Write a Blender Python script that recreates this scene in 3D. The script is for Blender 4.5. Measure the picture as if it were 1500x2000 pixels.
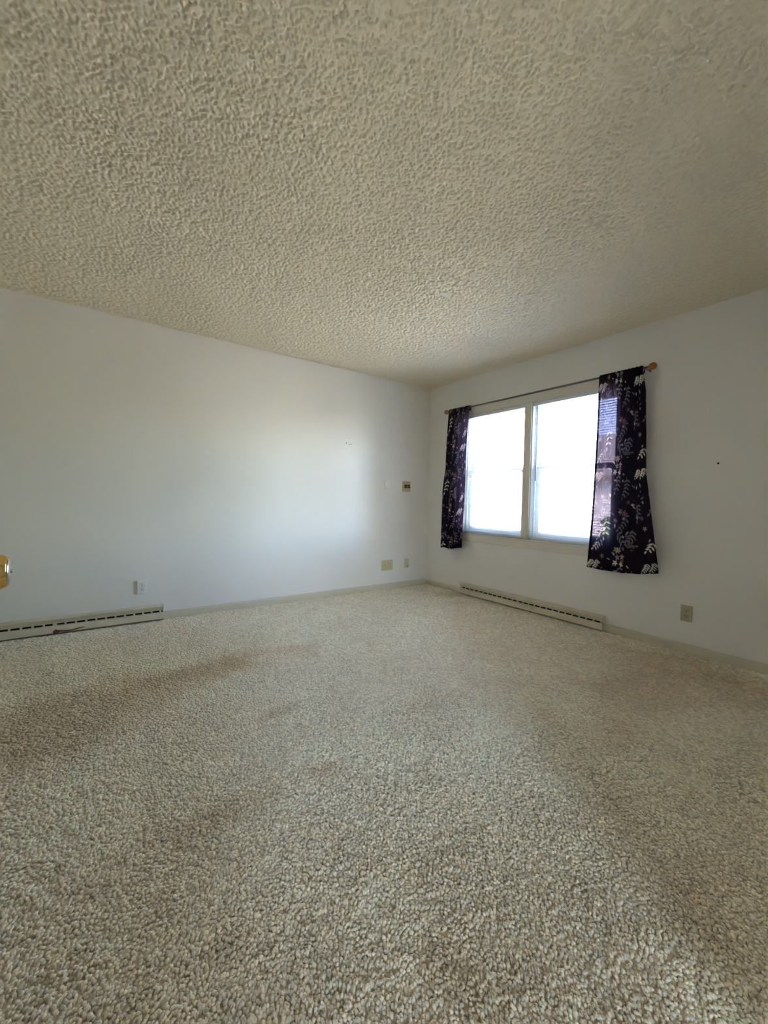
import bpy, bmesh, math, random
import numpy as np
from mathutils import Vector, Matrix

sc = bpy.context.scene
for o in list(bpy.data.objects):
    bpy.data.objects.remove(o)
C = sc.collection
RND = np.random.RandomState(7)

# ------------------------------------------------------------------ camera
CAM = np.array([-3.4816, -3.8722, 1.0413])
FOCAL = 801.05                      # in pixels of the 1500 x 2000 frame
RT = Vector((0.810291, -0.585593, 0.022569))
UP = Vector((-0.000693, 0.037554, 0.999294))
FW = Vector((0.586027, 0.809735, -0.030024))
cd = bpy.data.cameras.new('camera')
cd.sensor_fit = 'VERTICAL'; cd.sensor_height = 36.0; cd.sensor_width = 27.0
cd.lens = FOCAL / 2000.0 * 36.0
cd.clip_start = 0.02; cd.clip_end = 300
cam = bpy.data.objects.new('camera', cd); C.objects.link(cam)
m3 = Matrix((RT, UP, -FW)).transposed()
cam.matrix_world = Matrix.Translation(Vector(CAM)) @ m3.to_4x4()
sc.camera = cam

# ------------------------------------------------------------------ world, sun, exposure
SUN_ELEV, SUN_DIR = math.radians(46), Vector((.85, -.50, 0)).normalized()      # the sun stands behind the house
w = bpy.data.worlds.new('world'); sc.world = w; w.use_nodes = True
wn = w.node_tree.nodes; wl = w.node_tree.links
for n in list(wn): wn.remove(n)
wo = wn.new('ShaderNodeOutputWorld'); wb = wn.new('ShaderNodeBackground')
sky = wn.new('ShaderNodeTexSky'); sky.sky_type = 'NISHITA'; sky.sun_disc = False
sky.sun_elevation = SUN_ELEV
sky.sun_rotation = math.atan2(-SUN_DIR.x, -SUN_DIR.y)
sky.air_density = 1.0; sky.dust_density = 2.0; sky.ozone_density = 1.0
hz = wn.new('ShaderNodeMix'); hz.data_type = 'RGBA'; hz.inputs[0].default_value = 0.10   # thin bright cloud over the blue
hz.inputs[7].default_value = (3.0, 3.1, 3.2, 1)
wl.new(sky.outputs[0], hz.inputs[6]); 
tn = wn.new('ShaderNodeMix'); tn.data_type = 'RGBA'; tn.blend_type = 'MULTIPLY'; tn.inputs[0].default_value = 1   # camera white balance
tn.inputs[7].default_value = (.90, .92, 1.04, 1)
wl.new(hz.outputs[2], tn.inputs[6]); wl.new(tn.outputs[2], wb.inputs[0])
wb.inputs[1].default_value = 1.0
wl.new(wb.outputs[0], wo.inputs[0])
sl = bpy.data.lights.new('sun', 'SUN'); sl.energy = 9.0; sl.angle = math.radians(0.6); sl.color = (1, .90, .70)
so = bpy.data.objects.new('sun', sl); C.objects.link(so)
sd = Vector((SUN_DIR.x * math.cos(SUN_ELEV), SUN_DIR.y * math.cos(SUN_ELEV), -math.sin(SUN_ELEV)))
so.rotation_euler = sd.to_track_quat('-Z', 'Y').to_euler(); so.location = (-6, -6, 12)
# sampling portal in the window opening (emits nothing, only guides the sky light in)
pl = bpy.data.lights.new('window_portal', 'AREA'); pl.shape = 'RECTANGLE'; pl.size = 1.36; pl.size_y = 1.68
pl.cycles.is_portal = True
po = bpy.data.objects.new('window_portal', pl); C.objects.link(po)
po.location = (0.155, -1.43, 1.35); po.rotation_euler = (0, math.radians(90), 0)

# the same for the glazed door at the far end of the hall behind the camera
pl2 = bpy.data.lights.new('hall_portal', 'AREA'); pl2.shape = 'RECTANGLE'; pl2.size = .90; pl2.size_y = 2.06; pl2.cycles.is_portal = True
po2 = bpy.data.objects.new('hall_portal', pl2); C.objects.link(po2)
po2.location = (-4.60, -7.365, 1.08); po2.rotation_euler = (math.radians(90), 0, 0)

vs = sc.view_settings
vs.view_transform = 'Standard'; vs.look = 'None'; vs.gamma = 1.0; vs.use_curve_mapping = False
vs.exposure = 3.56
sc.cycles.max_bounces = 8; sc.cycles.diffuse_bounces = 6; sc.cycles.transparent_max_bounces = 8
sc.cycles.sample_clamp_indirect = 8.0
sc.cycles.use_denoising = True
sc.cycles.use_adaptive_sampling = True; sc.cycles.adaptive_threshold = .08

# ------------------------------------------------------------------ materials
def mat(name, col, rough=0.6, metal=0.0, spec=0.5, bump=None, noise=None):
    """bump = (scale, strength, distance[, detail]); noise = (scale, second colour, low, high)"""
    m = bpy.data.materials.new(name); m.use_nodes = True
    nt = m.node_tree; n = nt.nodes; l = nt.links; b = n['Principled BSDF']
    b.inputs['Base Color'].default_value = (*col, 1); b.inputs['Roughness'].default_value = rough
    b.inputs['Metallic'].default_value = metal; b.inputs['Specular IOR Level'].default_value = spec
    tc = n.new('ShaderNodeTexCoord')
    if noise:
        t = n.new('ShaderNodeTexNoise'); t.inputs['Scale'].default_value = noise[0]; t.inputs['Detail'].default_value = 4
        l.new(tc.outputs['Object'], t.inputs['Vector'])
        mr = n.new('ShaderNodeMapRange'); mr.inputs[1].default_value = noise[2]; mr.inputs[2].default_value = noise[3]
        l.new(t.outputs[0], mr.inputs[0])
        mx = n.new('ShaderNodeMix'); mx.data_type = 'RGBA'
        mx.inputs[6].default_value = (*col, 1); mx.inputs[7].default_value = (*noise[1], 1)
        l.new(mr.outputs[0], mx.inputs[0]); l.new(mx.outputs[2], b.inputs['Base Color'])
    if bump:
        t = n.new('ShaderNodeTexNoise'); t.inputs['Scale'].default_value = bump[0]
        t.inputs['Detail'].default_value = bump[3] if len(bump) > 3 else 2
        l.new(tc.outputs['Object'], t.inputs['Vector'])
        bp = n.new('ShaderNodeBump'); bp.inputs['Strength'].default_value = bump[1]; bp.inputs['Distance'].default_value = bump[2]
        l.new(t.outputs[0], bp.inputs['Height']); l.new(bp.outputs[0], b.inputs['Normal'])
    return m

M = {}
M['wall'] = mat('wall_paint', (.85, .81, .76), .75, spec=.25, bump=(160, .25, .0015, 3), noise=(1.1, (.83, .79, .735), .35, .7))
M['trim'] = mat('trim_paint', (.66, .59, .45), .5, spec=.4, bump=(60, .1, .001))
M['casing'] = mat('window_casing_paint', (.76, .70, .60), .5, spec=.4)
M['vinyl'] = mat('white_vinyl', (.80, .82, .83), .4, spec=.4)
M['slat'] = mat('blind_slat_enamel', (.80, .81, .82), .4, spec=.4)
M['cord'] = mat('blind_cord', (.80, .80, .78), .8)
M['wand'] = mat('clear_grey_wand', (.18, .18, .18), .3)
M['heater'] = mat('heater_enamel', (.68, .61, .46), .45, spec=.4, noise=(9, (.61, .54, .40), .5, .75))
M['dark'] = mat('dark_void', (.012, .010, .008), .8)
M['white_plastic'] = mat('white_plastic', (.88, .86, .80), .35)
M['ivory'] = mat('ivory_plastic', (.60, .53, .32), .4)
M['ivory_grey'] = mat('aged_ivory_plastic', (.50, .44, .28), .4)
M['tan'] = mat('tan_plastic', (.54, .40, .22), .45)
M['mauve_plastic'] = mat('mauve_plastic', (.22, .14, .16), .5)
M['cream'] = mat('cream_plastic', (.64, .60, .48), .45)
M['screw'] = mat('painted_screw', (.45, .42, .34), .4, metal=.5)
M['brass'] = mat('polished_brass', (.80, .56, .20), .12, metal=1.0)
M['silver'] = mat('worn_steel', (.6, .58, .54), .25, metal=1.0)
M['finial'] = mat('finial_wood', (.36, .15, .055), .45, noise=(40, (.32, .13, .045), .4, .7))
M['rod'] = mat('rod_grey', (.16, .145, .13), .4, metal=.3)
M['bracket'] = mat('bracket_metal', (.35, .33, .3), .4, metal=.8)
M['rust'] = mat('rust_brown', (.16, .065, .03), .85, noise=(60, (.09, .035, .018), .4, .6))
M['door'] = mat('door_paint', (.78, .76, .71), .45, spec=.4)
M['grass'] = mat('lawn_grass', (.20, .195, .10), .9, noise=(3, (.24, .225, .13), .35, .65))
M['siding'] = mat('pale_siding', (.74, .75, .74), .7)
M['hglass'] = mat('house_window_glass', (.10, .14, .18), .08, spec=.8)
M['roofing'] = mat('roof_shingle', (.25, .23, .22), .9)
M['foliage'] = mat('foliage', (.05, .11, .03), .8)
M['bark'] = mat('bark', (.12, .08, .05), .9)
M['concrete'] = mat('bounce_concrete', (.60, .58, .55), .9)
M['plaster'] = mat('patch_plaster', (.84, .75, .60), .7)

def glass_mat():
    m = bpy.data.materials.new('window_glass'); m.use_nodes = True
    n = m.node_tree.nodes; l = m.node_tree.links
    for x in list(n): n.remove(x)
    o = n.new('ShaderNodeOutputMaterial'); mx = n.new('ShaderNodeMixShader')
    t = n.new('ShaderNodeBsdfTransparent'); t.inputs[0].default_value = (.95, .97, .96, 1)
    g = n.new('ShaderNodeBsdfGlossy'); g.inputs['Roughness'].default_value = .02
    f = n.new('ShaderNodeFresnel'); f.inputs[0].default_value = 1.35
    l.new(f.outputs[0], mx.inputs[0]); l.new(t.outputs[0], mx.inputs[1]); l.new(g.outputs[0], mx.inputs[2])
    l.new(mx.outputs[0], o.inputs[0]); return m
M['glass'] = glass_mat()

def ceiling_mat():
    m = mat('popcorn_plaster', (.70, .665, .585), .9, spec=.1)
    n = m.node_tree.nodes; l = m.node_tree.links; b = n['Principled BSDF']
    tc = n.new('ShaderNodeTexCoord')
    v = n.new('ShaderNodeTexVoronoi'); v.feature = 'SMOOTH_F1'; v.inputs['Scale'].default_value = 95; v.inputs['Smoothness'].default_value = .5
    wz = n.new('ShaderNodeTexNoise'); wz.inputs['Scale'].default_value = 60; wz.inputs['Detail'].default_value = 3
    ad = n.new('ShaderNodeVectorMath'); ad.operation = 'MULTIPLY_ADD'
    ad.inputs[1].default_value = (.012, .012, .012)
    l.new(tc.outputs['Object'], wz.inputs['Vector']); l.new(wz.outputs['Color'], ad.inputs[0]); l.new(tc.outputs['Object'], ad.inputs[2])
    l.new(ad.outputs[0], v.inputs['Vector'])
    ns = n.new('ShaderNodeTexNoise'); ns.inputs['Scale'].default_value = 130; ns.inputs['Detail'].default_value = 3
    l.new(tc.outputs['Object'], ns.inputs['Vector'])
    sub = n.new('ShaderNodeMath'); sub.operation = 'SUBTRACT'; l.new(ns.outputs[0], sub.inputs[0]); l.new(v.outputs['Distance'], sub.inputs[1])
    bp = n.new('ShaderNodeBump'); bp.inputs['Strength'].default_value = 1.0; bp.inputs['Distance'].default_value = .012
    l.new(sub.outputs[0], bp.inputs['Height']); l.new(bp.outputs[0], b.inputs['Normal'])
    return m
M['ceiling'] = ceiling_mat()
M['popcorn'] = mat('sprayed_popcorn', (.87, .765, .595), .95, spec=.05, noise=(55, (.81, .70, .525), .4, .7))

def attr_mat(name, rough=.95, sheen=0.0):
    m = mat(name, (.5, .5, .5), rough, spec=.1)
    n = m.node_tree.nodes; a = n.new('ShaderNodeAttribute'); a.attribute_name = 'Col'
    m.node_tree.links.new(a.outputs['Color'], n['Principled BSDF'].inputs['Base Color'])
    return m
M['carpet'] = attr_mat('carpet_yarn')

def curtain_mat():
    m = bpy.data.materials.new('printed_voile'); m.use_nodes = True
    n = m.node_tree.nodes; l = m.node_tree.links
    for x in list(n): n.remove(x)
    o = n.new('ShaderNodeOutputMaterial'); a = n.new('ShaderNodeAttribute'); a.attribute_name = 'Col'
    d = n.new('ShaderNodeBsdfDiffuse'); t = n.new('ShaderNodeBsdfTranslucent')
    l.new(a.outputs['Color'], d.inputs[0])
    mx = n.new('ShaderNodeMix'); mx.data_type = 'RGBA'; mx.blend_type = 'ADD'; mx.inputs[0].default_value = 1
    mu = n.new('ShaderNodeMix'); mu.data_type = 'RGBA'; mu.blend_type = 'MULTIPLY'; mu.inputs[0].default_value = 1
    mu.inputs[7].default_value = (.22, .19, .21, 1)
    l.new(a.outputs['Color'], mu.inputs[6]); l.new(mu.outputs[2], mx.inputs[6])
    mx.inputs[7].default_value = (.018, .011, .022, 1)
    l.new(mx.outputs[2], t.inputs[0])
    ad = n.new('ShaderNodeAddShader'); l.new(d.outputs[0], ad.inputs[0]); l.new(t.outputs[0], ad.inputs[1])
    tr = n.new('ShaderNodeBsdfTransparent'); tr.inputs[0].default_value = (.92, .80, 1, 1)
    ms = n.new('ShaderNodeMixShader'); ms.inputs[0].default_value = .020      # open weave
    l.new(ad.outputs[0], ms.inputs[1]); l.new(tr.outputs[0], ms.inputs[2]); l.new(ms.outputs[0], o.inputs[0])
    return m
M['curtain'] = curtain_mat()

# ------------------------------------------------------------------ mesh helpers
def obj(name, bm, m, parent=None, smooth=False):
    me = bpy.data.meshes.new(name); bm.to_mesh(me); bm.free()
    if smooth:
        me.polygons.foreach_set('use_smooth', [True] * len(me.polygons))
    me.materials.append(M[m])
    o = bpy.data.objects.new(name, me); C.objects.link(o)
    if parent: o.parent = parent
    return o
def tag(o, label, cat, group=None, kind=None):
    o['label'] = label; o['category'] = cat
    if group: o['group'] = group
    if kind: o['kind'] = kind
    return o
def struct(o, label=None):
    o['kind'] = 'structure'
    if label: o['label'] = label
    return o
def empty(name, loc=(0, 0, 0), rz=0):
    o = bpy.data.objects.new(name, None); C.objects.link(o); o.location = loc; o.rotation_euler = (0, 0, rz)
    o.empty_display_size = .05
    return o
def box(bm, x0, x1, y0, y1, z0, z1, bev=0, seg=2):
    v = [bm.verts.new(p) for p in ((x0, y0, z0), (x1, y0, z0), (x1, y1, z0), (x0, y1, z0), (x0, y0, z1), (x1, y0, z1), (x1, y1, z1), (x0, y1, z1))]
    fs = [bm.faces.new([v[i] for i in f]) for f in ((0, 3, 2, 1), (4, 5, 6, 7), (0, 1, 5, 4), (1, 2, 6, 5), (2, 3, 7, 6), (3, 0, 4, 7))]
    if bev:
        es = list({e for f in fs for e in f.edges})
        bmesh.ops.bevel(bm, geom=es, offset=bev, segments=seg, affect='EDGES', profile=.5)
def nb(*boxes, bev=0):
    bm = bmesh.new()
    for b in boxes: box(bm, *b, bev=bev)
    return bm
def prism(bm, pts, axis, a0, a1):
    """closed profile pts (u,v) extruded along axis 'x' (u=y,v=z) or 'y' (u=x,v=z)"""
    f = (lambda u, v, a: (a, u, v)) if axis == 'x' else (lambda u, v, a: (u, a, v))
    A = [bm.verts.new(f(u, v, a0)) for u, v in pts]; B = [bm.verts.new(f(u, v, a1)) for u, v in pts]
    n = len(pts)
    for i in range(n): bm.faces.new((A[i], A[(i + 1) % n], B[(i + 1) % n], B[i]))
    bm.faces.new(A[::-1]); bm.faces.new(B)
    bmesh.ops.recalc_face_normals(bm, faces=bm.faces[:])
def lathe(bm, prof, axis='x', seg=32, o=(0, 0, 0)):
    """prof: (along, radius) rings about an axis through o"""
    rings = []
    for a, r in prof:
        ring = []
        for k in range(seg):
            t = 2 * math.pi * k / seg; c, s = r * math.cos(t), r * math.sin(t)
            p = (a, c, s) if axis == 'x' else ((c, a, s) if axis == 'y' else (c, s, a))
            ring.append(bm.verts.new((p[0] + o[0], p[1] + o[1], p[2] + o[2])))
        rings.append(ring)
    for i in range(len(rings) - 1):
        for k in range(seg):
            bm.faces.new((rings[i][k], rings[i][(k + 1) % seg], rings[i + 1][(k + 1) % seg], rings[i + 1][k]))
    bm.faces.new(rings[0]); bm.faces.new(rings[-1][::-1])
    bmesh.ops.recalc_face_normals(bm, faces=bm.faces[:])
def vnoise(x, y, seed, cell):
    """smooth value noise on numpy arrays, 0..1"""
    u, v = x / cell, y / cell
    i, j = np.floor(u).astype(np.int64), np.floor(v).astype(np.int64)
    f, g = u - i, v - j; f = f * f * (3 - 2 * f); g = g * g * (3 - 2 * g)
    def h(a, b):
        n = (a * 374761393 + b * 668265263 + seed * 1442695041) & 0x7fffffff
        n = ((n ^ (n >> 13)) * 1274126177) & 0x7fffffff
        return ((n ^ (n >> 16)) & 0xffff) / 65535.0
    return (h(i, j) * (1 - f) + h(i + 1, j) * f) * (1 - g) + (h(i, j + 1) * (1 - f) + h(i + 1, j + 1) * f) * g

# ------------------------------------------------------------------ room shell
# corner of the two visible walls at the origin: wall_left is y = 0, wall_right (window wall) is x = 0
HX, OX0, OX1 = -5.6, -5.05, -4.15
HY = -7.2                                                 # far end of the hall behind the camera
H = 2.44; XW = -4.45; YB = -4.2; T = .15
OY0, OY1, OZ0, OZ1 = -2.265, -.595, .685, 2.015          # window opening
DX0, DX1, DZ = -3.625, -2.72, 2.05                        # doorway behind the camera
floor = struct(obj('floor', nb((HX - T, T, HY - T, T, -.2, -.010)), 'carpet'))
ceiling = struct(obj('ceiling', nb((HX - T, T, HY - T, T, H, H + .2)), 'ceiling'))
wl_ = struct(obj('wall_left', nb((XW - T, T, 0, T, -.05, H)), 'wall'))
wr_ = struct(obj('wall_right', nb((0, T, YB - T, OY0, -.05, H), (0, T, OY1, 0, -.05, H), (0, T, OY0, OY1, -.05, OZ0), (0, T, OY0, OY1, OZ1, H)), 'wall'))
struct(obj('wall_back', nb((XW, DX0, YB - T, YB, -.05, H), (DX1, 0, YB - T, YB, -.05, H), (DX0, DX1, YB - T, YB, DZ, H), (-3.80, DX0, YB, -3.955, -.05, H)), 'wall'))
struct(obj('wall_side', nb((XW - T, XW, YB - T, 0, -.05, H)), 'wall'))
struct(obj('wall_hall', nb((HX - T, OX0, HY - T, HY, -.05, H), (OX1, -1.7, HY - T, HY, -.05, H), (OX0, OX1, HY - T, HY, 2.11, H),
                           (-1.85, -1.7, HY, YB - T, -.05, H), (HX - T, HX, HY, YB - T, -.05, H), (HX - T, XW, YB - T, YB, -.05, H)), 'wall'))
t = struct(empty('door_2', ((OX0 + OX1) / 2, HY - .07, 0)), 'glazed patio door at the far end of the hall')
a = (OX1 - OX0) / 2 - .005
f_ = obj('door_frame', nb((-a, -a + .06, -.02, .02, .0, 2.11), (a - .06, a, -.02, .02, .0, 2.11), (-a + .06, a - .06, -.02, .02, .0, .13), (-a + .06, a - .06, -.02, .02, 2.04, 2.11)), 'vinyl', t)
obj('pane', nb((-a + .055, a - .055, -.003, .003, .125, 2.045)), 'glass', f_)

# ------------------------------------------------------------------ carpet pile (real tufts, one object)
def carpet_color(x, y):
    base = np.array([.96, .80, .565])
    n1 = vnoise(x, y, 3, .55); n2 = vnoise(x, y, 5, .16); n3 = vnoise(x, y, 8, .05)
    s = .93 + .10 * n1 + .07 * (n2 - .5) + .05 * (n3 - .5)
    t = np.clip((np.hypot(x + 3.1, y + 3.9) - .7) / 1.7, 0, 1)[:, None]          # paler away from the doorway: window light painted into the yarn colour
    c = (base[None, :] * (1 - t) + np.array([.97, .845, .665])[None, :] * t) * s[:, None]
    soil = np.array([.64, .47, .28])
    d = np.zeros_like(x)
    for cx, cy, rx, ry, a in ((-3.30, -1.30, .42, .26, .60), (-3.72, -1.62, .38, .42, .55), (-2.85, -1.26, .40, .20, .65), (-2.38, -1.24, .30, .16, .40),
                              (-2.745, -2.487, .10, .07, .55), (-3.09, -2.50, .22, .08, .45), (-2.83, -3.25, .11, .16, .85), (-2.72, -3.36, .20, .10, .45),
                              (-1.48, -3.03, .16, .12, .35), (-2.74, -1.99, .12, .06, .5), (-3.22, -2.93, .12, .08, .45), (-2.86, -2.95, .14, .05, .4),
                              (-1.9, -2.3, .35, .12, .12), (-.9, -2.9, .4, .2, .35), (-.35, -3.0, .3, .5, .45), (-2.95, -3.35, 1.0, .75, .36)):
        q = np.sqrt(((x - cx) / rx) ** 2 + ((y - cy) / ry) ** 2) + .7 * (n2 - .5) + .5 * (n1 - .5)
        d = np.maximum(d, a * np.clip(1.25 - q, 0, 1))
    d = np.clip(d, 0, 1)[:, None]
    return c * (1 - d) + soil[None, :] * s[:, None] * d
def set_cols(me, cols):
    a = me.color_attributes.new('Col', 'FLOAT_COLOR', 'POINT')
    a.data.foreach_set('color', np.concatenate([cols, np.ones((len(cols), 1))], 1).astype(np.float32).ravel())
def carpet():
    fwd = np.array([FW.x, FW.y]); fwd /= np.linalg.norm(fwd); rgt = np.array([fwd[1], -fwd[0]])
    edges = np.geomspace(1.05, 5.6, 17); P = []; S = []
    for a, b in zip(edges[:-1], edges[1:]):
        s = .0072 * ((a + b) / 2 / 1.3) ** .72
        gx, gy = np.meshgrid(np.arange(XW + .01, -.012, s), np.arange(YB + .0, -.012, s))
        gx = gx.ravel() + (RND.rand(gx.size) - .5) * s * 1.1; gy = gy.ravel() + (RND.rand(gy.size) - .5) * s * 1.1
        dx, dy = gx - CAM[0], gy - CAM[1]; R = np.sqrt(dx * dx + dy * dy + CAM[2] ** 2)
        f = dx * fwd[0] + dy * fwd[1]; r = dx * rgt[0] + dy * rgt[1]
        k = (R >= a) & (R < b) & (f > .45) & (np.abs(r) < f * .95 + .25) & (gx < -.012) & (gy < -.012) & (gx > XW + .01)
        P.append(np.stack([gx[k], gy[k]], 1)); S.append(np.full(k.sum(), s))
    P = np.concatenate(P); S = np.concatenate(S); n = len(P); x, y = P[:, 0], P[:, 1]
    print('tufts', n)
    ang = RND.rand(n) * 2 * math.pi
    nap = (vnoise(x, y, 21, .35) + .6 * vnoise(x, y, 22, .11)) * 2 * math.pi * 1.3
    wdt = S * (.68 + .25 * RND.rand(n)); h = .0100 * (.72 + .42 * RND.rand(n)) * (.42 + 1.05 * vnoise(x, y, 23, .017)) * (S / .0072) ** -1.0
    lean = .42 * h
    cl = (vnoise(x, y, 31, .03) * 4 * math.pi)
    lx = lean * (.8 * np.cos(nap) + .8 * np.cos(cl) + .7 * (RND.rand(n) - .5)); ly = lean * (.8 * np.sin(nap) + .8 * np.sin(cl) + .7 * (RND.rand(n) - .5))
    V = np.zeros((n, 9, 3))
    for k in range(4):
        t = ang + k * math.pi / 2
        V[:, k] = np.stack([x + wdt * .75 * np.cos(t), y + wdt * .75 * np.sin(t), np.full(n, -.0105)], 1)
        V[:, 4 + k] = np.stack([x + lx * .55 + wdt * .80 * np.cos(t + .4), y + ly * .55 + wdt * .80 * np.sin(t + .4), -.010 + h * .74], 1)
    V[:, 8] = np.stack([x + lx, y + ly, -.010 + h], 1)
    np.minimum(V[:, :, 0], -.001, out=V[:, :, 0]); np.minimum(V[:, :, 1], -.001, out=V[:, :, 1])
    F4 = np.array([[0, 1, 5, 4], [1, 2, 6, 5], [2, 3, 7, 6], [3, 0, 4, 7]]); F3 = np.array([[4, 5, 8], [5, 6, 8], [6, 7, 8], [7, 4, 8]])
    off = np.arange(n)[:, None, None] * 9
    l4 = (F4[None] + off).reshape(n, -1); l3 = (F3[None] + off).reshape(n, -1)
    loops = np.concatenate([l4, l3], 1).ravel()
    starts = (np.concatenate([np.arange(4) * 4, 16 + np.arange(4) * 3])[None] + np.arange(n)[:, None] * 28).ravel()
    me = bpy.data.meshes.new('carpet_pile')
    me.vertices.add(n * 9); me.vertices.foreach_set('co', V.astype(np.float32).ravel())
    me.loops.add(len(loops)); me.loops.foreach_set('vertex_index', loops.astype(np.int32))
    me.polygons.add(n * 8); me.polygons.foreach_set('loop_start', starts.astype(np.int32))
    me.polygons.foreach_set('use_smooth', np.ones(n * 8, bool))
    me.update(calc_edges=True); me.validate()
    c = np.minimum(carpet_color(x, y) * (.80 + .34 * RND.rand(n))[:, None], .97)
    set_cols(me, np.repeat(c, 9, axis=0))
    me.materials.append(M['carpet'])
    o = bpy.data.objects.new('carpet_pile', me); C.objects.link(o)
    tag(o, 'worn beige cut pile carpet with brown soiled patches covering the floor', 'carpet', kind='stuff')
carpet()
# the backing under the pile carries the same colours
bm = bmesh.new(); bm.from_mesh(floor.data)
top = [f for f in bm.faces if f.normal.z > .9]
bmesh.ops.subdivide_edges(bm, edges=list({e for f in top for e in f.edges}), cuts=90, use_grid_fill=True)
bm.to_mesh(floor.data); bm.free()
co = np.zeros(len(floor.data.vertices) * 3); floor.data.vertices.foreach_get('co', co); co = co.reshape(-1, 3)
set_cols(floor.data, carpet_color(co[:, 0], co[:, 1]) * .9)

# ------------------------------------------------------------------ popcorn texture: a real relief sprayed under the ceiling slab
def popcorn():
    th = np.arange(math.radians(-17), math.radians(92), .0021)           # yaw from +y towards +x, seen from the doorway
    r = .92 * np.exp(np.arange(0, math.log(5.5 / .92), .0025))
    R, TH = np.meshgrid(r, th, indexing='ij')
    x = CAM[0] + R * np.sin(TH); y = CAM[1] + R * np.cos(TH)
    ox = np.maximum(x - 0, 0); oy = np.maximum(y - 0, 0)
    x = np.clip(x, XW + .002, -.0005); y = np.clip(y, YB + .002, -.0005)
    f = lambda c, sd: vnoise(x.ravel(), y.ravel(), sd, c).reshape(x.shape)
    n = .55 * f(.0098, 41) + .45 * f(.0062, 42)
    n = np.clip((n - .27) / .30, 0, 1); n = n * n * (3 - 2 * n)
    z = H - .0008 - .0055 * n - .0016 * f(.006, 43) - .0015 * f(.035, 44)
    V = np.stack([x, y, z], -1); inside = (ox < .03) & (oy < .03)
    idx = np.arange(x.size).reshape(x.shape)
    q = np.stack([idx[:-1, :-1], idx[:-1, 1:], idx[1:, 1:], idx[1:, :-1]], -1).reshape(-1, 4)
    k = (inside[:-1, :-1] & inside[1:, 1:] & inside[1:, :-1] & inside[:-1, 1:]).ravel(); q = q[k][:, ::-1]
    used, inv = np.unique(q, return_inverse=True); V = V.reshape(-1, 3)[used]; q = inv.reshape(-1, 4)
    me = bpy.data.meshes.new('popcorn_texture'); me.vertices.add(len(V)); me.vertices.foreach_set('co', V.astype(np.float32).ravel())
    me.loops.add(q.size); me.loops.foreach_set('vertex_index', q.ravel().astype(np.int32))
    me.polygons.add(len(q)); me.polygons.foreach_set('loop_start', (np.arange(len(q)) * 4).astype(np.int32))
    me.polygons.foreach_set('use_smooth', np.ones(len(q), bool)); me.update(calc_edges=True)
    me.materials.append(M['popcorn'])
    o = bpy.data.objects.new('popcorn_texture', me); C.objects.link(o); o.parent = ceiling; o['kind'] = 'stuff'; print('popcorn quads', len(q))
popcorn()
# a smooth smear where the ceiling texture was patched
bm = bmesh.new(); ring = []
for k in range(20):
    t = 2 * math.pi * k / 20; q = 1 + .22 * math.sin(3 * t + 1) + .12 * math.sin(5 * t)
    ring.append((-1.525 + .052 * q * math.cos(t) - .02 * math.sin(t), -1.82 + .03 * q * math.sin(t) + .02 * math.cos(t)))
A = [bm.verts.new((x, y, H - .004)) for x, y in ring]; B = [bm.verts.new((-1.525 + (x + 1.525) * .8, -1.82 + (y + 1.82) * .8, H - .0095)) for x, y in ring]
for k in range(20): bm.faces.new((A[k], A[(k + 1) % 20], B[(k + 1) % 20], B[k]))
bm.faces.new(B); bmesh.ops.recalc_face_normals(bm, faces=bm.faces[:])
p = obj('patch', bm, 'plaster', ceiling); p['label'] = 'smooth plaster smear on the textured ceiling'

# nail holes and scuffs in the paint, each a little crater
def hole(parent, x, y, z, r, axis, name='nail_hole'):
    bm = bmesh.new()
    if axis == 'x': lathe(bm, [(-.0012, r * 1.5), (-.0016, r), (-.0004, r * .9)], 'x', 10, (x, y, z))
    else: lathe(bm, [(-.0012, r * 1.5), (-.0016, r), (-.0004, r * .9)], 'y', 10, (x, y, z))
    return obj(name, bm, 'dark', parent)
hole(wr_, 0, -2.931, 1.34, .0045, 'x')
hole(wl_, -1.205, 0, 1.645, .004, 'y')
hole(wl_, -1.165, 0, 1.635, .003, 'y'); hole(wl_, -1.145, 0, 1.638, .003, 'y')

# baseboards
def baseboard(name, axis, a0, a1):
    bm = bmesh.new(); pr = [(0, -.012), (-.012, -.012), (-.012, .042), (-.009, .052), (-.004, .056), (0, .056)]
    prism(bm, pr, 'x' if axis == 'x' else 'y', a0, a1)
    return struct(obj(name, bm, 'trim'))
baseboard('baseboard_left', 'x', -2.965, 0)
baseboard('baseboard_right', 'y', -.628, -.012)
baseboard('baseboard_right_near', 'y', YB, -2.235)
# ------------------------------------------------------------------ window: casing, sashes
MY0, MY1 = -1.468, -1.392                                 # mullion
def casing():
    t = struct(empty('trim_1', (0, -1.43, OZ0)), 'flat painted casing around the double window'); o = Vector((0, -1.43, OZ0))
    def add(name, *b, bev=.003):
        ob = obj(name, nb(*b, bev=bev), 'casing', t); ob.matrix_parent_inverse = Matrix.Translation(-o); return ob
    add('head_casing', (-.016, 0, OY0 - .07, OY1 + .07, OZ1, OZ1 + .072))
    add('side_casing', (-.016, 0, OY0 - .07, OY0, OZ0, OZ1)); add('side_casing', (-.016, 0, OY1, OY1 + .07, OZ0, OZ1))
    add('mullion_casing', (-.014, .13, MY0, MY1, OZ0, OZ1))
    add('stool', (-.024, .02, OY0 - .07, OY1 + .07, OZ0 - .018, OZ0))
    add('apron', (-.016, 0, OY0 - .06, OY1 + .06, OZ0 - .088, OZ0 - .018))
    add('sill', (.02, .15, OY0, OY1, OZ0 - .018, OZ0 - .002))
casing()
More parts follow.
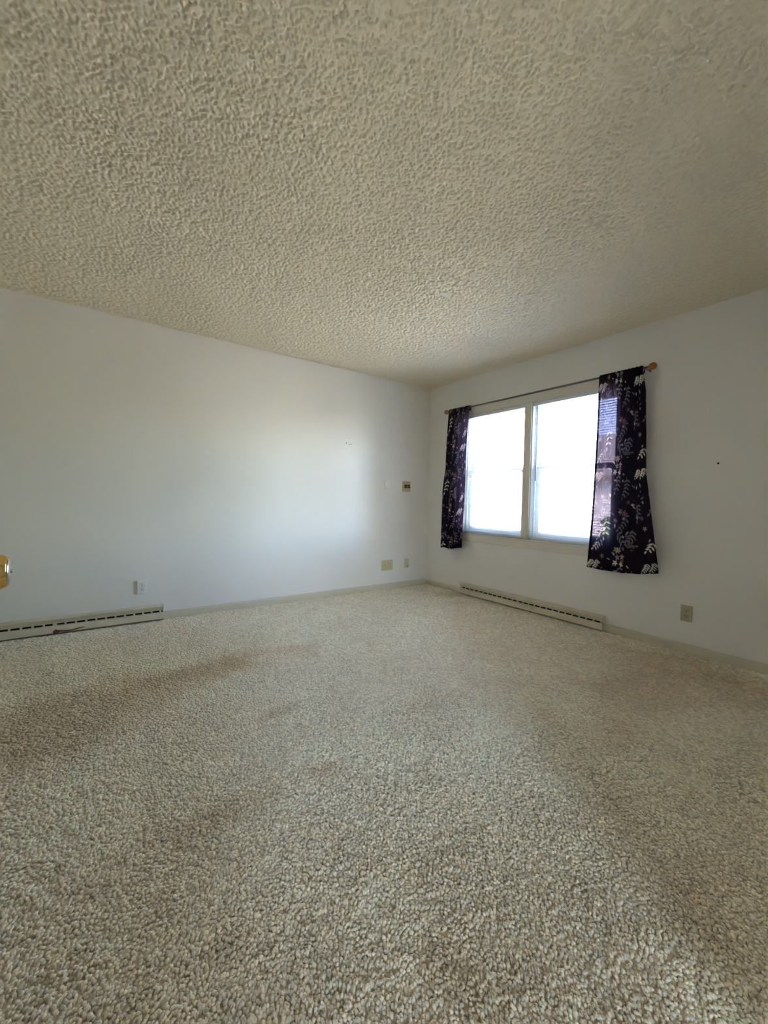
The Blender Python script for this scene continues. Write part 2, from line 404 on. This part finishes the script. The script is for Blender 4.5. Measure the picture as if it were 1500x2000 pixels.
def window(name, y0, y1, label):
    t = struct(empty(name, (.1, (y0 + y1) / 2, OZ0)), label); inv = Matrix.Translation(-t.location)
    def add(nm, m, par, *b, bev=.002):
        ob = obj(nm, nb(*b, bev=bev), m, par)
        ob.matrix_parent_inverse = inv if par is t else Matrix.Identity(4)
        return ob
    z0, z1 = OZ0, OZ1; j = .022; zm = 1.372
    add('jamb', 'vinyl', t, (.045, .15, y0, y0 + j, z0, z1), (.045, .15, y1 - j, y1, z0, z1), (.045, .15, y0 + j, y1 - j, z1 - j, z1), (.045, .15, y0 + j, y1 - j, z0, z0 + j))
    add('jamb_liner', 'vinyl', t, (.001, .045, y0, y0 + .008, z0, z1), (.001, .045, y1 - .008, y1, z0, z1), (.001, .045, y0 + .008, y1 - .008, z1 - .008, z1))
    def sash(nm, xa, xb, za, zb, rb, rt):
        a, b, s = y0 + j, y1 - j, .042
        o = add(nm, 'vinyl', t, (xa, xb, a, a + s, za, zb), (xa, xb, b - s, b, za, zb), (xa, xb, a + s, b - s, za, za + rb), (xa, xb, a + s, b - s, zb - rt, zb))
        xm = (xa + xb) / 2
        g = obj('pane', nb((xm - .002, xm + .002, a + s - .004, b - s + .004, za + rb - .004, zb - rt + .004)), 'glass', o)
        return o
    sash('upper_sash', .105, .138, zm - .02, z1 - j, .036, .042)
    lo = sash('lower_sash', .066, .099, z0 + j, zm + .02, .055, .038)
    ym = (y0 + y1) / 2
    bm = bmesh.new(); lathe(bm, [(0, .014), (.008, .013), (.010, .008)], 'z', 14, (.085, ym, zm + .02)); box(bm, .066, .092, ym - .005, ym + .03, zm + .028, zm + .036, bev=.002)
    obj('sash_lock', bm, 'vinyl', lo)
window('window_1', MY1, OY1, 'double-hung window nearer the room corner')
window('window_2', OY0, MY0, 'double-hung window beside the wide curtain')

# ------------------------------------------------------------------ mini blinds
def slat_mesh(half):
    bm = bmesh.new(); n = 5; wd = .0125; rows = []
    for side in (1, 0):
        r = []
        for i in range(n):
            u = -1 + 2 * i / (n - 1); zz = .0022 * (1 - u * u) + (.0004 if side else -.0004)
            r.append((bm.verts.new((u * wd, -half, zz)), bm.verts.new((u * wd, half, zz))))
        rows.append(r)
    for i in range(n - 1):
        a, b = rows[0][i], rows[0][i + 1]; bm.faces.new((a[0], b[0], b[1], a[1]))
        a, b = rows[1][i], rows[1][i + 1]; bm.faces.new((a[0], a[1], b[1], b[0]))
    for i in (0, n - 1):
        a, b = rows[0][i], rows[1][i]; bm.faces.new((a[0], a[1], b[1], b[0]) if i == 0 else (a[0], b[0], b[1], a[1]))
    bmesh.ops.recalc_face_normals(bm, faces=bm.faces[:])
    me = bpy.data.meshes.new('slat'); bm.to_mesh(me); bm.free(); me.materials.append(M['slat'])
    me.polygons.foreach_set('use_smooth', [True] * len(me.polygons)); return me
def blind(y0, y1, label, wand):
    yc = (y0 + y1) / 2; half = (y1 - y0) / 2 - .014; xb = .024
    t = tag(empty('mini_blind', (xb, yc, OZ0 + .004)), label, 'blind', 'window blinds')
    o = t.location
    def add(nm, bm, m): 
        ob = obj(nm, bm, m, t); return ob
    top = OZ1 - .010 - o.z
    add('head_rail', nb((-.017, .017, -half - .003, half + .003, top - .028, top), bev=.002), 'slat')
    for s in (-1, 1): add('bracket', nb((-.019, .019, s * (half + .003) - .003, s * (half + .003) + .003, top - .03, top + .001)), 'cream')
    me = slat_mesh(half); p = .0213; z = .040; k = 0
    while z < top - .04:
        s = bpy.data.objects.new('slat', me); C.objects.link(s); s.parent = t
        s.location = (0, RND.uniform(-.0012, .0012), z + RND.uniform(-.0006, .0006)); s.rotation_euler = (0, math.radians(0 + RND.uniform(-1.2, 1.2)), 0)
        z += p; k += 1
    add('bottom_rail', nb((-.013, .013, -half, half, .006, .022), bev=.003), 'slat')
    for yy in (-half + .12, half - .12):
        for xx in (-.0135, .0135):
            add('ladder_cord', nb((xx - .0007, xx + .0007, yy - .0007, yy + .0007, .02, top - .02)), 'cord')
    if wand:
        bm = bmesh.new(); lathe(bm, [(top - .03, .002), (top - .05, .0032), (.62, .0032), (.61, .0045), (.57, .0045), (.565, .003)], 'z', 8, (-.022, half - .042, 0))
        w_ = add('tilt_wand', bm, 'wand'); w_['label'] = 'dark slender tilt wand'
    return t
blind(MY1, OY1, 'white mini blind in the window nearer the room corner', False)
blind(OY0, MY0, 'white mini blind with dark tilt wand in the window beside the wide curtain', True)

# ------------------------------------------------------------------ curtain rod
RX, RZ = -.066, 2.083
r0 = tag(empty('curtain_rod', (RX, -1.43, RZ)), 'thin grey curtain rod with wooden end knobs above the window', 'curtain rod')
bm = bmesh.new(); lathe(bm, [(-2.496 + 1.43, .0085), (-.392 + 1.43, .0085)], 'y', 14)
obj('rod', bm, 'rod', r0, True)
for s, ye in ((-1, -2.493), (1, -.394)):
    bm = bmesh.new(); y = ye + 1.43
    pr = [(0, .008), (.003, .011), (.007, .010), (.010, .013), (.016, .019), (.025, .0245), (.036, .0265), (.047, .0245), (.056, .0185), (.062, .010), (.064, .003)]
    lathe(bm, [(y + s * a, r) for a, r in pr], 'y', 24); f = obj('finial', bm, 'finial', r0, True); f['label'] = 'round wooden finial'
for ye in (-2.487, -.400):
    y = ye + 1.43
    obj('bracket', nb((-.012, .066, y - .004, y + .004, -.018, -.009), (.062, .066, y - .008, y + .008, -.024, .010), bev=.001), 'bracket', r0)

# ------------------------------------------------------------------ curtains with a printed floral pattern
PW, PH = .50, .715                                        # repeat of the print
def wrap(X, Y, cx, cy):
    return np.mod(X - cx + PW / 2, PW) - PW / 2, np.mod(Y - cy + PH / 2, PH) - PH / 2
def leaf(c, X, Y, cx, cy, L, W, ang, col):
    dx, dy = wrap(X, Y, cx, cy)
    u = dx * math.cos(ang) + dy * math.sin(ang); v = -dx * math.sin(ang) + dy * math.cos(ang)
    q = u / L
    k = (q > 0) & (q < 1) & (np.abs(v) < W * .5 * np.sin(np.pi * np.clip(q, 0, 1)) ** .8)
    c[k] = col
def flower(c, X, Y, cx, cy, R, ph, col, eye=True, petals=5):
    dx, dy = wrap(X, Y, cx, cy); r = np.hypot(dx, dy); th = np.arctan2(dy, dx)
    k = r < R * (.72 + .28 * np.cos(petals * (th - ph)))
    c[k] = col
    if eye: c[r < R * .16] = (.05, .035, .04)
def stem(c, X, Y, pts, wd, col):
    for (x0, y0), (x1, y1) in zip(pts[:-1], pts[1:]):
        d2 = (x1 - x0) ** 2 + (y1 - y0) ** 2; dx, dy = wrap(X, Y, x0, y0); t = np.clip((dx * (x1 - x0) + dy * (y1 - y0)) / d2, 0, 1)
        c[np.hypot(dx - t * (x1 - x0), dy - t * (y1 - y0)) < wd] = col
GROUND = (.0060, .0045, .0085)
CREAM, ROSE, MAUVE, SLATE, PURP, OLIVE = (.60, .55, .50), (.40, .24, .23), (.30, .22, .25), (.15, .135, .155), (.15, .085, .20), (.32, .29, .15)
def sprig(c, X, Y, x, y, L, ang, n, lw, col, sc_col):
    pts = [(x + L * q * math.cos(ang + .5 * q), y + L * q * math.sin(ang + .5 * q)) for q in np.linspace(0, 1, 6)]
    stem(c, X, Y, pts, .0011, sc_col)
    for i in range(n):
        q = (i + .6) / n; px, py = x + L * q * math.cos(ang + .5 * q), y + L * q * math.sin(ang + .5 * q)
        for s in ((-1, 1) if i < n - 1 else (0,)):
            leaf(c, X, Y, px, py, 1.4 * lw * (1.15 - .35 * q), 1.4 * lw * .36, ang + .5 * q + s * .95, col)
def print_cols(X, Y, du, dv, seed):
    """floral print: X across the cloth, Y down from the top, metres; repeats every .50 x .715"""
    X = np.mod(X + du, .50); Y = np.mod(Y + dv, .715)
    c = np.empty((X.size, 3)); c[:] = GROUND
    rs = np.random.RandomState(seed)
    for i in range(34):                                            # faint background leaves
        leaf(c, X, Y, rs.uniform(0, .5), rs.uniform(0, .715), rs.uniform(.022, .045), rs.uniform(.007, .014), rs.uniform(0, 6.3), [SLATE, SLATE, (.045, .04, .06), MAUVE, PURP][rs.randint(5)])
    for x, y, L, a, n, lw, col in ((.075, .04, .085, 1.75, 6, .020, CREAM), (.125, .035, .085, 1.55, 6, .019, CREAM), (.24, .30, .15, 2.0, 4, .030, SLATE), (.33, .06, .16, 1.4, 5, .028, SLATE),
                                   (.20, .42, .16, 1.2, 4, .030, CREAM), (.44, .10, .17, 1.5, 6, .022, (.17, .15, .16)), (.30, .52, .14, .6, 4, .034, SLATE), (.42, .40, .15, 1.9, 5, .026, (.14, .12, .14)),
                                   (.14, .60, .10, 1.9, 4, .026, CREAM), (.38, .62, .10, -.4, 4, .030, (.11, .09, .10)), (.02, .30, .14, 1.2, 5, .024, (.17, .15, .16)), (.47, .50, .13, 1.7, 5, .024, SLATE)):
        sprig(c, X, Y, x, y, L, a, n, lw, col, (.16, .14, .15))
    for x, y, R, ph, col in ((.325, -.055, .026, .3, ROSE), (.36, -.005, .024, 1.1, ROSE), (.31, .002, .024, .8, MAUVE), (.29, .048, .022, .2, CREAM), (.348, .052, .024, .6, CREAM),
                             (.16, .245, .020, 0, MAUVE), (.35, .36, .028, .5, (.20, .105, .115)), (.40, .375, .030, .1, (.16, .09, .10)), (.15, .37, .020, .9, SLATE), (.19, .35, .017, .4, (.15, .09, .09)),
                             (.29, .43, .020, .2, SLATE), (.44, .29, .018, .7, (.12, .07, .075)), (.30, .66, .026, .2, OLIVE), (.08, .50, .020, .4, MAUVE), (.06, .42, .018, 1.0, PURP), (.41, .55, .017, .3, PURP), (.36, .03, .022, 0, (.16, .09, .10)), (.18, .005, .022, .6, (.22, .13, .13))):
        flower(c, X, Y, x, y, R, ph, col)
    for i in range(22):
        leaf(c, X, Y, rs.uniform(.0, .5), rs.uniform(0, .715), rs.uniform(.024, .040), rs.uniform(.010, .015), rs.uniform(0, 6.3), (.36, .33, .32))
    return c
def curtain(name, label, el, er, bot, W, nfold, seed, du, dv, step, hem_s, phase, mirror):
    """el / er: (y, z) points down the two edges; bot: (y, z) points along the bottom edge"""
    zt = RZ + .020; L = zt - .5
    ns, nt = int(W / step), int(1.66 / step)
    s = np.linspace(0, 1, ns); 
    elz = np.array(el)[::-1]; erz = np.array(er)[::-1]; bt = np.array(bot)
    bt = bt[np.argsort(bt[:, 0])]
    # path down the cloth: up behind the rod, over the header, then down the front
    pk = np.linspace(-.055, 0, max(6, int(.055 / step)))
    fr = np.linspace(0, 1, nt)
    rows = []
    for i, tt in enumerate(np.concatenate([pk, fr[1:]])):
        yl0, yr0 = np.interp(zt, elz[:, 1], elz[:, 0]), np.interp(zt, erz[:, 1], erz[:, 0])
        ybl, ybr = el[-1][0], er[-1][0]
        yb = ybl + (ybr - ybl) * s; zb = np.interp(yb, bt[:, 0], bt[:, 1])
        f = max(tt, 0); back = tt < 0
        z = zt + (zb - zt) * f if not back else np.full(ns, zt + tt)
        zz = z.mean()
        yl, yr = np.interp(zz, elz[:, 1], elz[:, 0]), np.interp(zz, erz[:, 1], erz[:, 0])
        open_ = min(1, max(0, (zt - zz) / .5)) if not back else 0
        sm = open_ * open_ * (3 - 2 * open_)
        ph1 = 2 * math.pi * (nfold * s) + phase + .5 * np.sin(3.1 * f + 5 * s)
        ph2 = 2 * math.pi * (nfold * 3.3 * s) + 1.3 * np.sin(7 * s + seed)
        gath = np.clip((s if not mirror else 1 - s) * 1.6 - .25, .12, 1)       # the inner edge hangs flatter than the gathered side
        A1 = .019 * sm * (.55 + .45 * np.sin(2.3 * s + seed)) * (.7 + .5 * f); A2 = .0042 * (1 - .65 * sm) * gath
        xo = A1 * np.sin(ph1) + A2 * np.sin(ph2)
        dz = (zt - zz)
        around = 0.0175 * min(1, max(0, dz / .02)) ** .5
        mid = RX - around if not back else RX + around
        # below the pocket the cloth settles to hang from the rod's room side
        x = mid + xo - .008 * sm
        y = yl + (yr - yl) * s + .006 * sm * np.cos(ph1) * np.sin(np.pi * s)
        ruff = .0035 * np.sin(ph2 * 1.1 + 1) * gath * (1 if dz < .03 else 0)
        rows.append(np.stack([np.minimum(x, -.021), y, z + ruff], 1))
    G = np.array(rows); nr = len(G)
    Sx = np.broadcast_to(s[None, :] * W, (nr, ns)).ravel()
    Ty = np.repeat(np.concatenate([pk + 0, fr[1:] * 1.58]), ns)
    def build(nm, G_, cols, parent=None):
        r, c_ = G_.shape[:2]; idx = np.arange(r * c_).reshape(r, c_)
        q = np.stack([idx[:-1, :-1], idx[1:, :-1], idx[1:, 1:], idx[:-1, 1:]], -1).reshape(-1, 4)
        me = bpy.data.meshes.new(nm); me.vertices.add(r * c_); me.vertices.foreach_set('co', G_.astype(np.float32).ravel())
        me.loops.add(q.size); me.loops.foreach_set('vertex_index', q.ravel().astype(np.int32))
        me.polygons.add(len(q)); me.polygons.foreach_set('loop_start', (np.arange(len(q)) * 4).astype(np.int32))
        me.polygons.foreach_set('use_smooth', np.ones(len(q), bool)); me.update(calc_edges=True)
        set_cols(me, cols); me.materials.append(M['curtain'])
        o = bpy.data.objects.new(nm, me); C.objects.link(o)
        if parent: o.parent = parent
        return o
    root = tag(empty(name, (RX, 0, 0)), label, 'curtain', 'floral curtains')
    off = np.array([RX, 0, 0])
    cols = print_cols(Sx, Ty, du, dv, 5)
    build('panel', G - off, cols, root)
    # turned-over hem along the edge towards the glass, and along the bottom
    k = max(3, int(hem_s / W * ns)); sl_ = slice(0, k) if not mirror else slice(ns - k, ns)
    hg = G[len(pk)::2, sl_].copy(); hg[:, :, 0] += .0022
    build('side_hem', hg - off, np.tile(np.array(GROUND) * 1.2, (hg.shape[0] * hg.shape[1], 1)), root)
    kb = int(.055 / step); bg = G[-kb:, ::2].copy(); bg[:, :, 0] += .0022
    build('bottom_hem', bg - off, np.tile(np.array(GROUND) * 1.2, (bg.shape[0] * bg.shape[1], 1)), root)
    return root
# (grid steps set how fine the print is)
curtain('curtain', 'wide dark floral curtain hanging on the side away from the room corner',
        [(-2.142, 2.11), (-2.140, 1.682), (-2.133, 1.359), (-2.121, .956), (-2.098, .515)],
        [(-2.462, 2.11), (-2.497, 1.904), (-2.513, 1.583), (-2.522, 1.279), (-2.555, 1.063), (-2.592, .805), (-2.632, .544)],
        [(-2.098, .515), (-2.238, .510), (-2.372, .508), (-2.512, .521), (-2.632, .544)], .62, 3.2, 3, .03, -.03, .0038, .030, .6, False)
curtain('curtain', 'narrow dark purple floral curtain hanging beside the room corner',
        [(-.412, 2.11), (-.389, 1.789), (-.386, 1.424), (-.345, 1.178), (-.338, .801), (-.326, .500)],
        [(-.727, 2.11), (-.716, 1.81), (-.711, 1.522), (-.703, 1.056), (-.682, .705), (-.684, .527)],
        [(-.327, .500), (-.387, .494), (-.521, .494), (-.687, .527)], .58, 3.6, 8, .10, .34, .0044, .022, 2.0, True)

# ------------------------------------------------------------------ baseboard heaters
def heater(L, label, loc, rz, stain=None):
    """runs along local x from 0 to L, back on local y = 0, front towards -y"""
    t = tag(empty('baseboard_heater', loc, rz), label, 'heater', 'baseboard heaters')
    bm = bmesh.new(); prism(bm, [(0, .112), (0, .120), (-.030, .119), (-.055, .114), (-.057, .109), (-.037, .080), (-.035, .074), (-.032, .074), (-.034, .081), (-.052, .109), (-.030, .115)], 'x', .004, L - .004)
    obj('top_cover', bm, 'heater', t)
    bm = bmesh.new(); prism(bm, [(-.034, .0615), (-.052, .0605), (-.056, .056), (-.057, .012), (-.053, .006), (-.050, .006), (-.054, .013), (-.053, .054), (-.050, .0575), (-.034, .0585)], 'x', .004, L - .004)
    obj('front_panel', bm, 'heater', t)
    obj('back_plate', nb((.004, L - .004, -.004, -.001, .0, .118)), 'dark', t)
    p = .0625; n = int((L - .02) / p); x0 = (L - n * p) / 2
    bm = bmesh.new(); prism(bm, [(-.0365, .075), (-.049, .0605), (-.046, .0600), (-.0335, .0745)], 'x', -.0065, .0065)
    first = obj('slot_bridge', bm, 'heater', t); first.location.x = x0
    for i in range(1, n + 1):
        b_ = first.copy(); C.objects.link(b_); b_.location.x = x0 + i * p
        if i == n // 2: b_.scale.x = 1.9
    bm = bmesh.new(); lathe(bm, [(.01, .014), (L - .01, .014)], 'x', 10, (0, -.024, .045)); obj('heating_element', bm, 'dark', t)
    for xe in (0, L - .005):
        bm = bmesh.new(); prism(bm, [(0, 0), (0, .121), (-.030, .121), (-.056, .116), (-.059, .109), (-.039, .079), (-.046, .064), (-.057, .058), (-.059, .010), (-.055, .0)], 'x', xe, xe + .005)
        obj('end_cap', bm, 'heater', t)
    if stain:
        a, b = stain; bm = bmesh.new(); N = 26; up = []; dn = []
        for i in range(N):
            q = i / (N - 1); x = a + (b - a) * q
            hi = .022 + .011 * math.exp(-((q - .08) / .05) ** 2) + .004 * math.sin(9 * q) + .004 * q; lo = hi - (.020 * math.exp(-((q - .08) / .07) ** 2) + .013 * (1 - q) ** .5 + .002)
            up.append((x, hi)); dn.append((x, max(lo, .002)))
        fr = [[bm.verts.new((x, -.0585, z)) for x, z in r] for r in (up, dn)]; bk = [[bm.verts.new((x, -.0565, z)) for x, z in r] for r in (up, dn)]
        for i in range(N - 1):
            bm.faces.new((fr[0][i], fr[1][i], fr[1][i + 1], fr[0][i + 1])); bm.faces.new((fr[0][i], fr[0][i + 1], bk[0][i + 1], bk[0][i])); bm.faces.new((fr[1][i], bk[1][i], bk[1][i + 1], fr[1][i + 1]))
        bmesh.ops.recalc_face_normals(bm, faces=bm.faces[:])
        o = obj('rust_patch', bm, 'rust', t); o['label'] = 'dark reddish brown rust streak along the bottom edge'
    return t
# left wall: local +x runs along world +x;  window wall: local +x runs along world -y
heater(1.42, 'cream baseboard heater with a rust streak on the wide blank wall', (-4.385, 0, 0), 0, stain=(.70, .89))
heater(1.60, 'cream baseboard heater on the wall below the window', (0, -.630, 0), -math.pi / 2)

# ------------------------------------------------------------------ wall plates; local frame: x across, z up, front towards -y, origin at plate centre on the wall
def place(name, label, cat, wall, a, z, group=None):
    t = tag(empty(name, (a, 0, z) if wall == 'L' else (0, a, z), 0 if wall == 'L' else -math.pi / 2), label, cat, group)
    return t
def outlet(label, wall, a, z, pm, fm, wd=.070, ht=.114, dp=.006, back=0):
    t = place('wall_outlet', label, 'outlet', wall, a, z, 'wall outlets')
    if back: obj('box', nb((-wd / 2 + .002, wd / 2 - .002, -back, 0, -ht / 2 + .002, ht / 2 - .002), bev=.002), pm, t)
    obj('cover_plate', nb((-wd / 2, wd / 2, -dp - back, -back, -ht / 2, ht / 2), bev=.0025), pm, t)
    for s in (-1, 1):
        bm = bmesh.new(); zc = s * .0195; pts = []
        for k in range(28):
            th = 2 * math.pi * k / 28; pts.append((.0172 * math.cos(th), zc + max(-.0125, min(.0125, .0172 * math.sin(th)))))
        A = [bm.verts.new((x, -dp - back - .0022, z_)) for x, z_ in pts]; B = [bm.verts.new((x * 1.03, -dp - back + .001, z_)) for x, z_ in pts]
        for k in range(28): bm.faces.new((A[k], B[k], B[(k + 1) % 28], A[(k + 1) % 28]))
        bm.faces.new(A); bmesh.ops.recalc_face_normals(bm, faces=bm.faces[:])
        f = obj('receptacle', bm, fm, t); yf = -dp - back - .0023
        for sx, hh in ((-.0063, .0050), (.0063, .0040)):
            obj('slot', nb((sx - .0013, sx + .0013, yf - .0006, yf + .002, zc + .003 - hh, zc + .003 + hh)), 'dark', f)
        bm = bmesh.new(); lathe(bm, [(yf - .0006, .0030), (yf + .002, .0030)], 'y', 12, (0, 0, zc - .0085)); obj('ground_hole', bm, 'dark', f)
    bm = bmesh.new(); lathe(bm, [(-dp - back - .0016, .0022), (-dp - back - .0010, .0032), (-dp - back + .001, .0034)], 'y', 12); obj('screw', bm, 'screw', t)
    return t
outlet('white duplex outlet above the rusted heater on the wide wall', 'L', -3.118, .283, 'white_plastic', 'white_plastic', back=.010)
outlet('aged ivory duplex outlet low on the window wall', 'R', -2.788, .276, 'ivory_grey', 'ivory_grey')
outlet('ivory duplex outlet joined to a plate with a single hole near the corner', 'L', -.575, .272, 'ivory', 'ivory', wd=.078, ht=.122)
t = place('jack_plate', 'ivory plate with a single centre hole beside an ivory outlet', 'wall plate', 'L', -.656, .272)
obj('cover_plate', nb((-.041, .041, -.007, 0, -.062, .062), bev=.0025), 'ivory', t)
bm = bmesh.new(); lathe(bm, [(-.010, .0055), (-.0095, .0065), (-.006, .0068)], 'y', 14, (.002, 0, .006)); b_ = obj('jack_bushing', bm, 'screw', t)
bm = bmesh.new(); lathe(bm, [(-.0108, .0046), (-.0095, .0046)], 'y', 12, (.002, 0, .006)); obj('jack_hole', bm, 'dark', b_)
for s in (-1, 1):
    bm = bmesh.new(); lathe(bm, [(-.0085, .002), (-.0078, .0032), (-.006, .0033)], 'y', 10, (0, 0, s * .042)); obj('screw', bm, 'screw', t)
t = place('phone_jack', 'narrow tan phone jack box low on the wall nearest the corner', 'phone jack', 'L', -.330, .275)
obj('housing', nb((-.026, .026, -.024, 0, -.054, .054), bev=.004), 'cream', t)
obj('face_plate', nb((-.021, .021, -.027, -.023, -.045, .048), bev=.0015), 'cream', t)
obj('port', nb((-.006, .006, -.0276, -.026, -.040, -.028)), 'dark', t)
t = place('wall_switch', 'small white raised wall switch at chest height beside the tan plate', 'switch', 'L', -.650, 1.215)
obj('housing', nb((-.035, .035, -.016, 0, -.053, .053), bev=.004), 'white_plastic', t)
obj('rocker', nb((-.022, .022, -.0205, -.015, -.030, .034), bev=.0025), 'white_plastic', t)
obj('slider', nb((-.022, .022, -.019, -.015, -.046, -.036), bev=.0015), 'white_plastic', t)
t = place('thermostat_plate', 'square tan wall plate with four dark openings near the corner', 'wall plate', 'L', -.355, 1.207)
obj('cover_plate', nb((-.060, .060, -.008, 0, -.060, .060), bev=.003), 'tan', t)
obj('centre_bar', nb((-.036, .052, -.0095, -.006, -.003, .004), (.001, .013, -.0094, -.006, -.019, .020), bev=.001), 'mauve_plastic', t)
for xa, xb_ in ((-.036, .001), (.013, .052)):
    for za in (.004, -.0195):
        obj('opening', nb((xa, xb_, -.0088, -.006, za, za + .0165)), 'dark', t)

# ------------------------------------------------------------------ the open door beside the camera
d = struct(empty('door_1', (DX0, YB, 0)), 'open white door with a brass knob'); d.rotation_euler = (0, 0, 0)
KX, KY, KZ = -3.5755, -3.062, .9235                       # centre of the knob's face
DF = KX - .062                                            # room-side face of the door leaf
ox, oy = DX0, YB
obj('leaf', nb((DF - .036 - ox, DF - ox, -3.95 - oy, KY + .06 - oy, .012, 2.03), bev=.002), 'door', d)
bm = bmesh.new(); f = DF - ox; e = KX - ox; ky = KY - oy
lathe(bm, [(f - .001, .033), (f + .003, .033), (f + .007, .030), (f + .010, .022), (f + .012, .013), (f + .018, .0125)], 'x', 40, (0, ky, KZ)); obj('rosette', bm, 'brass', d, True)
bm = bmesh.new()
lathe(bm, [(f + .015, .0125), (f + .022, .013), (f + .027, .018), (f + .034, .0245), (f + .042, .0272), (f + .050, .0268), (e - .006, .0245), (e - .002, .0222), (e - .0005, .0212), (e - .001, .0204), (e - .004, .0198), (e - .004, .0193)], 'x', 48, (0, ky, KZ))
kn = obj('door_knob', bm, 'brass', d, True); kn['label'] = 'polished brass door knob'
bm = bmesh.new(); lathe(bm, [(e - .004, .0190), (e - .0005, .0185), (e + .0012, .0160), (e + .0025, .0080), (e + .0028, .001)], 'x', 40, (0, ky, KZ)); obj('face_disc', bm, 'silver', kn, True)
bm = bmesh.new(); lathe(bm, [(e + .001, .0030), (e + .0038, .0028), (e + .0043, .0015)], 'x', 14, (0, ky, KZ)); obj('lock_button', bm, 'silver', kn, True)
for zh in (.25, 1.02, 1.80):
    bm = bmesh.new(); lathe(bm, [(zh - .045, .006), (zh + .045, .006)], 'z', 12, (DF - ox + .004, -3.953 - oy, 0)); obj('hinge', bm, 'brass', d)

# ------------------------------------------------------------------ outdoors
g = struct(obj('ground', nb((-40, 60, -40, 40, -.75, -.55)), 'grass'), 'sunlit lawn outside the window')
hs = tag(empty('neighbor_house', (16, 6, -.55)), 'pale house across the lawn seen through the blinds', 'house')
def hp(nm, m, *b, par=hs): return obj(nm, nb(*b), m, par)
wl2 = hp('wall', 'siding', (0, 7, -9, 9, 0, 2.9))
for k in range(18):
    hp('siding_board', 'siding', (-.02, .0, -9, 9, .1 + k * .15, .235 + k * .15), par=wl2)
bm = bmesh.new(); prism(bm, [(-.6, 2.8), (3.5, 5.2), (7.6, 2.8), (7.6, 2.95), (3.5, 5.4), (-.6, 2.95)], 'y', -9.4, 9.4); obj('roof', bm, 'roofing', hs)
for yy, wv in ((-6, 1.4), (-2.4, .9), (1.2, 1.8), (5.6, 1.0)):
    wn_ = hp('window', 'vinyl', (-.06, .02, yy - wv / 2 - .08, yy + wv / 2 + .08, .92, 2.28)); hp('pane', 'hglass', (-.07, -.05, yy - wv / 2, yy + wv / 2, 1.0, 2.2), par=wn_)
hp('door', 'vinyl', (-.05, .02, 3.2, 4.15, 0, 2.1))
sh = tag(empty('garden_shrub', (9.5, 1.4, -.55)), 'dark rounded shrub on the lawn outside', 'shrub')
bm = bmesh.new(); bmesh.ops.create_icosphere(bm, subdivisions=5, radius=.75)
for v in bm.verts:
    p = v.co; q = 1 + .10 * math.sin(9 * p.x + 2) * math.sin(8 * p.y) + .10 * math.sin(14 * p.z + 5 * p.x) + random.Random(v.index).uniform(-.07, .07)
    v.co = Vector((p.x * q, p.y * q * 1.2, p.z * q * .9 + .85))
obj('foliage', bm, 'foliage', sh)
bm = bmesh.new(); lathe(bm, [(-.05, .06), (.4, .04)], 'z', 10); obj('trunk', bm, 'bark', sh)
def tree(loc, R, label, seed):
    t = tag(empty('light_blocker_tree', loc), label, 'tree'); rr = np.random.RandomState(seed)
    bm = bmesh.new(); lathe(bm, [(0, .26), (.6, .19), (2.2, .16), (3.6, .09)], 'z', 12); obj('trunk', bm, 'bark', t)
    n = 9000; d = rr.normal(size=(n, 3)); d /= np.linalg.norm(d, axis=1)[:, None]; r = R * rr.rand(n) ** .4
    lump = 1 + .18 * np.sin(5 * d[:, 0] + seed) * np.sin(4 * d[:, 1]) + .12 * np.sin(7 * d[:, 2])
    P = d * (r * lump)[:, None] * np.array([1, 1, .85]) + np.array([0, 0, R * .8 + .9])
    A = rr.normal(size=(n, 3)); A /= np.linalg.norm(A, axis=1)[:, None]; B = np.cross(A, rr.normal(size=(n, 3))); B /= np.linalg.norm(B, axis=1)[:, None]
    V = np.stack([P - A * .11, P + B * .07, P + A * .11, P - B * .07], 1).reshape(-1, 3)
    me = bpy.data.meshes.new('foliage'); me.from_pydata(V.tolist(), [], np.arange(n * 4).reshape(-1, 4).tolist()); me.materials.append(M['foliage'])
    o = bpy.data.objects.new('foliage', me); C.objects.link(o); o.parent = t; o['kind'] = 'stuff'
tree((9.4, -2.6, -.55), 3.5, 'added unseen tree that blocks part of the window light', 4)  # added out of view to dim the window light on the far left wall
struct(obj('bounce_slab', nb((2.3, 7.2, -40, 40, -.55, -.52)), 'concrete'), 'added unseen pale slab that bounces sunlight in through the window')  # added out of view as a reflector, throws sunlight up onto the ceiling
